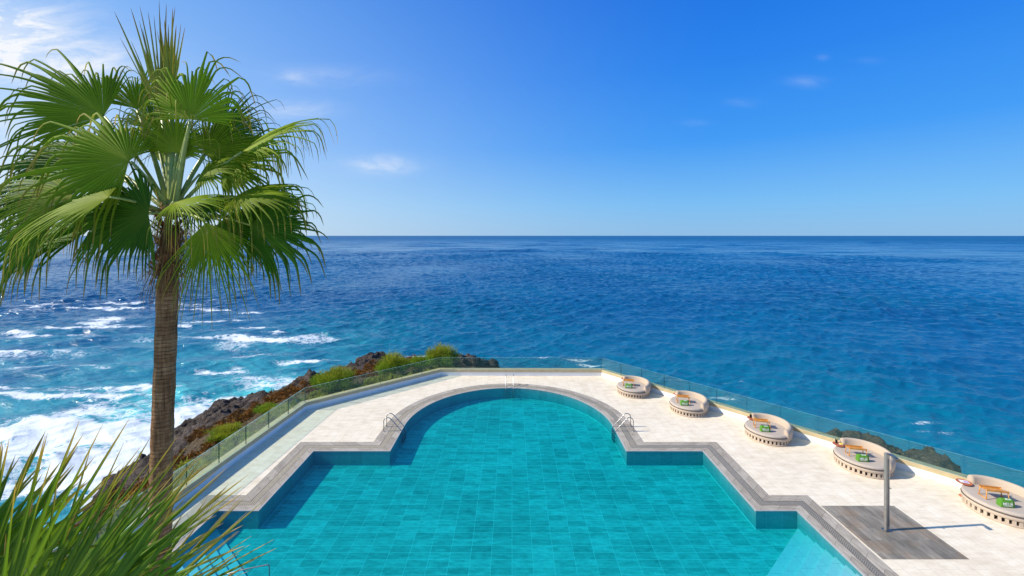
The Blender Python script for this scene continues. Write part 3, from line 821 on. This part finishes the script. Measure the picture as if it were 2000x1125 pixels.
# thick petioles of the crown heart, dead leaf bases, dry skirt, fruit stalk
bm = bmesh.new()
for (x, y, dd, r) in ((372,236,-.35,.035),(318,235,.05,.040),(268,215,.5,.028),(400,300,.3,.03),(334,220,0,.04),(255,315,-.4,.03),(345,300,.4,.03)):
    p1 = P(x,y,PD+dd)-palm.location; p0 = heart+Vector((random.uniform(-.06,.06),random.uniform(-.08,.02),-.1))-palm.location
    md = (p0+p1)/2+Vector((0,0,.15))
    tube(bm, [p0*(1-t)**2+md*2*t*(1-t)+p1*t*t for t in [k/7 for k in range(8)]], [r*1.5*(1-.55*k/7) for k in range(8)], 6)
bm_obj('petiole', bm, M['stem'], palm)
bm = bmesh.new()
for k in range(44):
    a = k*2.4; zz = P(0,430+110*(k/44),PD).z
    r0 = .12+.035*(k/44); c = Vector((P(333-6*k/44,500,PD).x, PD, zz))
    d = Vector((math.cos(a), math.sin(a), .9)).normalized(); s = Vector((-math.sin(a),math.cos(a),0))
    p0 = c+Vector((math.cos(a),math.sin(a),0))*r0*.8-Vector((0,0,.08)); L_ = random.uniform(.16,.30)
    vs = [bm.verts.new(v-palm.location) for v in (p0-s*.055, p0+s*.055, p0+d*L_*.6+s*.035, p0+d*L_+s*.012, p0+d*L_-s*.012, p0+d*L_*.6-s*.035)]
    f = bm.faces.new(vs)
r = bmesh.ops.solidify(bm, geom=bm.faces[:], thickness=.018)
bm_obj('leaf_base', bm, simple('leaf_base_brown',(.24,.115,.045),.8,var=.35,scale=9), palm)
def dry_strands(n):
    V, Fc, al, rn = [], [], [], []; b = 0
    for i in range(n):
        a = random.uniform(0,2*PI); y0 = random.uniform(395,545)
        c = P(333-4*(y0-430)/110, y0, PD); r0 = random.uniform(.12,.22)
        pos = Vector((c.x+r0*math.cos(a), PD+r0*math.sin(a), c.z)); L_ = random.uniform(.25,.75)
        d = Vector((math.cos(a)*random.uniform(.1,.8), math.sin(a)*.5, random.uniform(-.9,.3))).normalized()
        s = Vector((-math.sin(a),math.cos(a),0)); w_ = random.uniform(.004,.012); rr = random.random()
        for j in range(7):
            t = j/6; ww = w_*(1-t*.85)
            V += [pos-s*ww-palm.location, pos+s*ww-palm.location]; al += [t*.7]*2; rn += [rr]*2
            if j: q = b+2*j; Fc.append((q-2,q-1,q+1,q))
            d = (d+Vector((0,0,-.45))+Vector((random.gauss(0,.06),random.gauss(0,.06),0))).normalized(); pos = pos+d*L_/6
        b += 14
    mesh_np('dry_skirt', np.array(V), np.array(Fc), M['dry'], palm, attrs={'along':al,'tone':rn})
dry_strands(420)

# foreground fan palm whose crown is just below the picture
palm2 = empty('fan_palm', (-3.7,3.1,0), label='nearer fan palm of which only stiff green blades reach up in front of the trunk', cat='palm tree')
trunk_obj('trunk', [(-3.75,3.1,-.1),(-3.7,3.1,3),(-3.72,3.15,6.3)], [.26,.2,.17], palm2, 'trunk')
h2 = Vector((-3.72,3.15,6.35))
def nfrond(hx, hy, ax, ay, L, half, D, face, aD=0.0, mat='near_frond', **kw):
    hub = P(hx,hy,D); a = (P(ax,ay,D)-hub).normalized(); a.y += aD; a.normalize()
    args = dict(nseg=15, split=.42, droop=.012, stiff=.3, jitter=.16, ragged=.22, fold=.30, cup=.1, npts=13, wscale=1.15)
    args.update(kw)
    return fan_leaf(hub, a, face, L*D/F, half, mat=mat, parent=palm2, pet_from=h2, pet_r=.02, **args)
nfrond(-10,1250,165,860,455,R_(24),2.9,(.85,-.5,.3), aD=.12)
nfrond(-60,1210,60,880,360,R_(34),3.1,(.8,-.6,.2), aD=.1)
nfrond(60,1260,260,900,440,R_(22),3.0,(.75,-.6,.4), aD=.2)
nfrond(95,1230,400,985,420,R_(26),3.2,(.4,-.5,.8), aD=.2)
nfrond(250,1215,480,1060,290,R_(27),4.0,(.3,-.5,.9), aD=.2, nseg=20)
nfrond(70,1190,250,1040,330,R_(30),3.6,(.3,-.6,.8), aD=.4, mat='frond_shaded')
nfrond(-120,1130,60,960,250,R_(40),3.4,(.5,-.7,.5), aD=.1, mat='frond_shaded')
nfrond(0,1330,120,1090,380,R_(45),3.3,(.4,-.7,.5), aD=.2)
nfrond(180,1290,330,1130,300,R_(50),3.6,(.3,-.6,.8), aD=.3, mat='frond_shaded')

nfrond(-90,1200,20,1010,330,R_(50),3.7,(.4,-.7,.5), aD=.2, mat='frond_shaded')
nfrond(-40,1120,110,950,260,R_(55),3.5,(.6,-.6,.4), aD=.2)
nfrond(140,1240,300,1040,330,R_(32),3.1,(.5,-.5,.7), aD=.25)
# ------------------------------------------------------------------ ladders
def arc_path(p0, top, p1, n=10):
    return p0
def ladder(label, cx, cy, rz):
    """local +X points from the deck to the pool; rail feet at x = 0"""
    root = empty('pool_ladder', (cx,cy,0), rz, label=label, cat='pool ladder', group='steel ladders on the pool edge')
    for s in (-.25,.25):
        pts = [(0,s,0),(0,s,.25),(0,s,.48)]
        for k in range(9):
            a = PI-(k/8)*(PI*.78); pts.append((.20+.20*math.cos(a), s, .50+.20*math.sin(a)))
        e = pts[-1]; pts += [(e[0]+(.93-e[0])*.5, s, e[2]*.5+.02*.5), (.93,s,.0), (.98,s,-.15), (.98,s,-.62)]
        bm = bmesh.new(); tube(bm, pts, .021, 8); bm_obj('handrail', bm, M['steel'], root)
        bm = bmesh.new(); lathe(bm, [(0,.0),(.045,.0),(.045,.012),(.03,.02),(0,.02)], (0,s,0), 16); bm_obj('flange', bm, M['steel'], root)
    for z in (-.12,-.34,-.56):
        bm = bmesh.new(); box(bm, (.98,0,z), (.09,.5,.02), bev=.004); bm_obj('tread', bm, M['steel'], root)
    return root
ladder('steel pool ladder on the coping left of the round end', XC-5.5-.88, 21.7, 0)
ladder('steel pool ladder on the coping nearest the round daybeds', XC+5.5+.88, 21.7, PI)
ladder('steel pool ladder at the far middle of the round end', XC+.02, 27.56+.72, -PI/2)

# handrail in the left steps
hr = empty('step_handrail', (-7.25,12.5,FL), label='thin steel handrail standing in the water by the steps', cat='handrail')
bm = bmesh.new()
q0 = P(526,1103,12.5)-hr.location; q1 = P(474,1113,12.4)-hr.location
tube(bm, [(q0.x,q0.y,0),(q0.x,q0.y,q0.z*.9),(q0.x-.01,q0.y,q0.z*.98),tuple(q0+Vector((-.05,0,0))),tuple(q1),tuple(q1+Vector((-1.2,-.3,-.12)))], .018, 8)
bm_obj('rail', bm, M['steel_post'], hr)

# ------------------------------------------------------------------ shower
sh = empty('outdoor_shower', (12.74,14.27,-.012), R_(6), label='square steel outdoor shower column on the slate paving', cat='shower')
bm = bmesh.new(); box(bm, (0,0,1.31), (.135,.09,2.62), bev=.006); bm_obj('column', bm, M['steel_post'], sh)
bm = bmesh.new(); box(bm, (0,0,.008), (.24,.2,.016), bev=.003); bm_obj('base_plate', bm, M['steel'], sh)
bm = bmesh.new(); box(bm, (.10,-.10,2.57), (.10,.26,.035), bev=.004); box(bm, (.10,-.20,2.545), (.15,.15,.018), bev=.004); bm_obj('shower_head', bm, M['steel'], sh)
bm = bmesh.new(); tube(bm, [(.065,-.05,1.45),(.065,-.085,1.45)], .022, 12); bm_obj('valve', bm, M['steel'], sh)
bm = bmesh.new(); box(bm, (0.0,-.047,1.30), (.018,.006,2.3)); bm_obj('seam', bm, M['gap'], sh)

# ------------------------------------------------------------------ daybeds
GD = 'round daybeds in a row along the parapet'
def make_daybed():
    root = empty('round_daybed', (0,0,0), label='x', cat='daybed', group=GD)
    bm = bmesh.new()
    lathe(bm, [(.86,.01),(.86,.28)], n=64, mi=1)                     # dark inner drum
    lathe(bm, [(.88,.0),(.985,.0),(1.0,.02),(1.0,.055),(.985,.065),(.88,.065)], n=64)
    lathe(bm, [(.88,.215),(.99,.215),(1.015,.235),(1.02,.33),(1.0,.355),(.80,.36),(0,.36)], n=64)
    N = 36
    for k in range(N):
        a = 2*PI*k/N; c = Vector((.948*math.cos(a), .948*math.sin(a), .14))
        box(bm, c, (.085,.088,.16), a, bev=0)
    bm_obj('base', bm, [M['fabric'],M['core']], root)
    bm = bmesh.new()
    prof = [(0,.362),(.92,.362),(.985,.372),(1.0,.40),(1.005,.43),(.99,.465),(.955,.485),(.90,.492),(.5,.497),(0,.50)]
    lathe(bm, prof, n=64); cu = bm_obj('cushion', bm, M['cushion'], root)
    bm = bmesh.new(); lathe(bm, [(.98,.352),(1.022,.355),(1.022,.366),(.98,.37)], n=64); bm_obj('piping', bm, M['piping'], cu)
    # backrest, a rounded band round the sea side
    bm = bmesh.new(); a0, a1 = R_(-66), R_(112); n = 60; rings = []
    for k in range(n+1):
        t = k/n; a = a0+(a1-a0)*t; e = min(t, 1-t)
        top = .70+.07*sstep(0,.35,np.array(t)).item()+.02
        endr = min(1, e/.018); th = .5+.5*math.sqrt(endr)
        pr = [(.80,.44),(.815,.52),(.83,top-.07),(.855,top-.015),(.90,top+.01),(.96,top),(1.01,top-.04),(1.045,top-.12),(1.06,top-.25),(1.055,.42),(1.035,.30),(1.02,.25),(.90,.25),(.82,.40)]
        cx = .93; cz = (top+.3)/2
        ring = []
        for r_, z in pr:
            r2 = cx+(r_-cx)*th; z2 = cz+(z-cz)*(.94+.06*th)
            ring.append(bm.verts.new((r2*math.cos(a), r2*math.sin(a), z2)))
        rings.append(ring)
    m = len(rings[0])
    for A_, B_ in zip(rings, rings[1:]):
        for i in range(m):
            f = bm.faces.new((A_[i],A_[(i+1)%m],B_[(i+1)%m],B_[i])); f.smooth = True
    bm.faces.new(rings[0]); bm.faces.new(rings[-1])
    bm_obj('backrest', bm, M['fabric'], root)
    return root
BED = [(7.72,26.72,'farthest and smallest looking beige daybed by the corner of the parapet'),
       (10.10,24.05,'beige daybed beside the side table with a blank white magazine'),
       (12.72,20.90,'middle beige daybed beside the orange cocktail'),
       (15.22,18.22,'beige daybed partly hidden behind the shower column'),
       (17.78,15.25,'nearest beige daybed cut off by the edge of the photo')]
def make_tray():
    root = empty('bed_tray', (0,0,0), label='x', cat='bed tray', group='wooden trays with folding legs on the daybeds')
    bm = bmesh.new()
    for k in range(4): box(bm, (0,-.105+.07*k,.235-.012*k), (.56,.062,.016), bev=.003)
    box(bm, (0,-.145,.25), (.58,.016,.05), bev=.003); box(bm, (0,.145,.225), (.58,.016,.05), bev=.003)
    bm_obj('tray_top', bm, M['wood'], root)
    for s in (-1,1):
        bm = bmesh.new()
        tube(bm, [(s*.27,-.12,.24),(s*.30,-.15,.0)], .014, 6); tube(bm, [(s*.27,.12,.23),(s*.30,.14,.0)], .014, 6); tube(bm, [(s*.30,-.16,.012),(s*.30,.16,.012)], .014, 6)
        bm_obj('leg', bm, M['wood'], root)
    return root
def text_mesh(txt, size):
    cu = bpy.data.curves.new('t', 'FONT'); cu.body = txt; cu.size = size; cu.extrude = .0015; cu.align_x = 'CENTER'; cu.align_y = 'CENTER'; cu.space_character = 1.08
    cu.offset = size*.012
    o = bpy.data.objects.new('t', cu); C.objects.link(o)
    dg = bpy.context.evaluated_depsgraph_get(); me = bpy.data.meshes.new_from_object(o.evaluated_get(dg))
    bpy.data.objects.remove(o); me.name = 'lettering'; me.materials.clear()
    return me
def make_towel():
    root = empty('rolled_towel', (0,0,0), label='x', cat='towel', group='green rolled towels on the daybeds')
    # a folded towel standing as a wedge: leaning front, rounded ridge
    bm = bmesh.new(); pr = [(-.10,0),(-.105,.02),(-.095,.14),(-.075,.20),(-.035,.225),(.03,.22),(.075,.19),(.10,.12),(.105,.03),(.10,0)]
    rings = []
    for k in range(9):
        x = -.21+.42*k/8; e = 1-.10*(abs(k-4)/4)**6
        rings.append([bm.verts.new((x, y*e+.003*math.sin(k*2+i), z*e)) for i, (y, z) in enumerate(pr)])
    for A_, B_ in zip(rings, rings[1:]):
        for i in range(len(pr)):
            f = bm.faces.new((A_[i],A_[(i+1)%len(pr)],B_[(i+1)%len(pr)],B_[i])); f.smooth = True
    bm.faces.new(rings[0]); bm.faces.new(rings[-1])
    tw = bm_obj('towel', bm, M['green'], root)
    me = text_mesh('MELI\u00c1', .105); o = link('lettering', me, M['lett'], tw)
    o.location = (0,-.106,.095); o.rotation_euler = (R_(86),0,0)
    me = text_mesh('HOTELS & RESORTS', .028); o = link('lettering', me, M['lett'], tw)
    o.location = (0,-.109,.040); o.rotation_euler = (R_(88),0,0)
    me = text_mesh('MELI\u00c1', .06); o = link('lettering', me, M['lett'], tw)
    o.location = (0.03,-.055,.2165); o.rotation_euler = (R_(34),0,0)
    return root
def make_table():
    root = empty('side_table', (0,0,0), label='x', cat='side table', group='terracotta side tables between daybeds and parapet')
    bm = bmesh.new(); lathe(bm, [(0,.53),(.20,.53),(.225,.54),(.23,.55),(.225,.562),(.21,.556),(0,.555)], n=36); bm_obj('tabletop', bm, M['terracotta'], root)
    bm = bmesh.new(); tube(bm, [(0,0,.01),(0,0,.53)], .017, 10); bm_obj('stem', bm, M['terracotta'], root)
    bm = bmesh.new(); lathe(bm, [(0,0),(.15,0),(.15,.012),(.02,.02),(0,.02)], n=28); bm_obj('foot', bm, M['terracotta'], root)
    return root
TB = [(7.45,27.75),(9.88,25.08),(12.45,21.78),(14.82,19.05),(17.36,16.12)]
bed0, tray0, towel0, table0 = make_daybed(), make_tray(), make_towel(), make_table()
names = ['the farthest daybed by the parapet corner','the second farthest daybed','the middle daybed','the daybed behind the shower column','the nearest daybed']
for i, (x, y, lab) in enumerate(BED):
    b = bed0 if i == 0 else copy_tree(bed0)
    b.location = (x,y,-.018); b.rotation_euler.z = R_(-4*i+4); b['label'] = lab
for i, (x, y, lab) in enumerate(BED):
    t = tray0 if i == 0 else copy_tree(tray0)
    t.location = (x-.30,y-.02,.485); t.scale = (1.12,1.15,1.35); t.rotation_euler.z = R_(-14); t['label'] = 'orange wooden bed tray standing on '+names[i]
for i, (x, y, lab) in enumerate(BED):
    t = towel0 if i == 0 else copy_tree(towel0)
    t.location = (x-.42,y-.48,.486); t.scale = (1,.9,1.22); t.rotation_euler.z = R_(-9); t['label'] = 'green rolled towel with white lettering on '+names[i]
for i, (x, y) in enumerate(TB):
    t = table0 if i == 0 else copy_tree(table0)
    t.location = (x,y,-.018); t['label'] = 'round terracotta side table behind '+names[i]
def magazine(name, x, y, rz, label, pic):
    root = empty(name, (x,y,.544), rz, label=label, cat='magazine', group='magazines on the side tables')
    bm = bmesh.new(); box(bm, (0,0,.008), (.26,.19,.012), bev=.002); bm_obj('pages', bm, M['paper'], root)
    if pic:
        bm = bmesh.new(); box(bm, (.045,-.02,.0155), (.13,.10,.003)); bm_obj('cover_picture', bm, M['purple'], root)
magazine('magazine', TB[1][0], TB[1][1], R_(-5), 'plain white magazine lying on the second farthest side table', False)
magazine('magazine', TB[4][0], TB[4][1], R_(-25), 'magazine with purple picture lying on the nearest side table', True)
def drink(x, y, z, label, col):
    root = empty('cocktail_glass', (x,y,z), label=label, cat='cocktail')
    bm = bmesh.new(); lathe(bm, [(0,0),(.035,0),(.04,.01),(.046,.17),(.043,.17),(.037,.015),(0,.012)], n=20); bm_obj('glass', bm, M['tumbler'], root)
    bm = bmesh.new(); lathe(bm, [(0,.016),(.036,.016),(.042,.145),(0,.145)], n=20); bm_obj('liquid', bm, M[col], root)
    bm = bmesh.new(); tube(bm, [(.01,0,.02),(.05,.01,.24)], .004, 6); box(bm, (.03,0,.185), (.075,.01,.07), .5, bev=.004); bm_obj('garnish', bm, M['yellow'], root)
drink(TB[2][0]-.06, TB[2][1]+.02, .540, 'orange cocktail with fruit garnish on the middle side table', 'orange')
drink(TB[3][0]-.04, TB[3][1]+.08, .540, 'yellow cocktail with garnish on the side table behind the shower daybed', 'yellow')
def fruit_plate(x, y, label):
    root = empty('fruit_plate', (x,y,.540), label=label, cat='plate', group='small plates of yellow fruit')
    bm = bmesh.new(); lathe(bm, [(0,.004),(.06,.004),(.095,.022),(.098,.026),(.06,.010),(0,.010)], n=24); bm_obj('plate', bm, M['paper'], root)
    for k in range(5):
        a = k*1.256; bm = bmesh.new(); lathe(bm, [(0,.0),(.022,.008),(.028,.025),(.02,.042),(0,.05)], (.04*math.cos(a),.04*math.sin(a),.010), 12); bm_obj('fruit', bm, M['yellow'], root)
fruit_plate(TB[2][0]+.10, TB[2][1]-.04, 'small plate of yellow fruit beside the orange cocktail')
fruit_plate(TB[3][0]+.08, TB[3][1]-.05, 'small plate of yellow fruit beside the yellow cocktail')

# ------------------------------------------------------------------ light, sky, camera
EL, AZ = R_(36.5), R_(-94.5)      # sun elevation; azimuth clockwise from the view axis
sd = Vector((math.cos(EL)*math.sin(AZ), math.cos(EL)*math.cos(AZ), math.sin(EL)))
ld = bpy.data.lights.new('sun', 'SUN'); ld.energy = 5.0; ld.angle = R_(.53); ld.color = (1,.925,.80)
lo = bpy.data.objects.new('sun', ld); C.objects.link(lo); lo.rotation_euler = sd.to_track_quat('Z','Y').to_euler(); lo.location = (-30,0,40)
w = bpy.data.worlds.new('World'); sc.world = w; w.use_nodes = True; T = NT(w.node_tree)
sky = T.n('ShaderNodeTexSky', sky_type='NISHITA', sun_disc=False, sun_elevation=EL, sun_rotation=AZ, altitude=0, air_density=1.0, dust_density=.6, ozone_density=3.0)
hsv = T.n('ShaderNodeHueSaturation', {'Hue':.5,'Saturation':1.25,'Value':1.0,'Color':sky.outputs[0]})
dirv = T.n('ShaderNodeTexCoord').outputs['Generated']; sx = T.n('ShaderNodeSeparateXYZ', {0:dirv})
yy = T.math('MAXIMUM', sx.outputs[1], .05)
u = T.math('DIVIDE', sx.outputs[0], yy); v = T.math('DIVIDE', sx.outputs[2], yy)
uv = T.n('ShaderNodeCombineXYZ', {0:u,1:v})
nz = T.noise(T.mapping(uv.outputs[0], scale=(1,3.0,1), rot=(0,0,.32)), 6.5, 10, .66, .5)
nzf = T.maprange(nz, .42, .75)
tot = None
for (px, py, wx, wy, st) in ((20,50,120,50,1.5),(90,125,160,42,1.15),(0,95,70,45,1.1),(570,215,70,18,.50),(572,152,20,12,.22),(748,322,60,16,.75),(1455,200,34,9,.09),(1700,118,30,6,.07),(1608,112,11,6,.13),(1360,240,25,6,.07),(20,250,200,110,.55),(620,150,120,20,.18),(1570,160,40,10,.15)):
    du = T.math('DIVIDE', T.math('SUBTRACT', u, (px-1000)/F), wx/F); dv = T.math('DIVIDE', T.math('SUBTRACT', v, (HZ-py)/F), wy/F)
    e = T.math('EXPONENT', T.math('MULTIPLY', T.math('ADD', T.math('MULTIPLY', du, du), T.math('MULTIPLY', dv, dv)), -1.0))
    e = T.math('MULTIPLY', e, st); tot = e if tot is None else T.math('ADD', tot, e)
cm = T.math('MULTIPLY', tot, T.math('ADD', nzf, .24), clamp=True)
cm = T.math('MULTIPLY', cm, T.math('GREATER_THAN', sx.outputs[1], .06))
def L(c): return tuple(((x/255+.055)/1.055)**2.4 if x > 10 else x/3294 for x in c)
grad = T.ramp(sx.outputs[2], [(0,L((142,190,234))),(.07,L((120,187,243))),(.20,L((66,156,246))),(.35,L((42,134,240))),(.50,L((28,116,230))),(.7,L((75,128,195))),(1,L((95,130,180)))])
tow = T.math('POWER', T.maprange(T.math('MULTIPLY', sx.outputs[0], -1.0), -.45, .95), 1.6)
tow = T.math('MULTIPLY', tow, T.maprange(sx.outputs[2], 0, .75, 1.0, .45))
grad = T.mix(tow, grad, T.mix(T.maprange(sx.outputs[2], .05, .5), (.80,.90,.98,1), (.36,.70,1,1)))
nis = T.mix(1.0, hsv.outputs[0], (.060,.09,.12,1), 'MULTIPLY')
skc = T.mix(.86, nis, grad)
skc = T.mix(cm, skc, (.88,.91,.96,1))
bg = T.n('ShaderNodeBackground', {'Color':skc,'Strength':.90}); T.n('ShaderNodeOutputWorld', {0:bg.outputs[0]})

cam = bpy.data.cameras.new('camera'); co = bpy.data.objects.new('camera', cam); C.objects.link(co)
co.location = (0,0,CH); co.rotation_euler = (R_(90),0,0)
cam.sensor_width = 36; cam.lens = 36*F/2000; cam.shift_y = -(562.5-HZ)/2000; cam.clip_start = .05; cam.clip_end = 60000
sc.camera = co
sc.view_settings.view_transform = 'Standard'; sc.view_settings.look = 'None'; sc.view_settings.exposure = .21; sc.view_settings.gamma = 1
cy = sc.cycles; cy.max_bounces = 10; cy.diffuse_bounces = 3; cy.glossy_bounces = 3; cy.transmission_bounces = 4; cy.transparent_max_bounces = 24
cy.use_adaptive_sampling = True; cy.adaptive_threshold = .02; cy.use_denoising = True
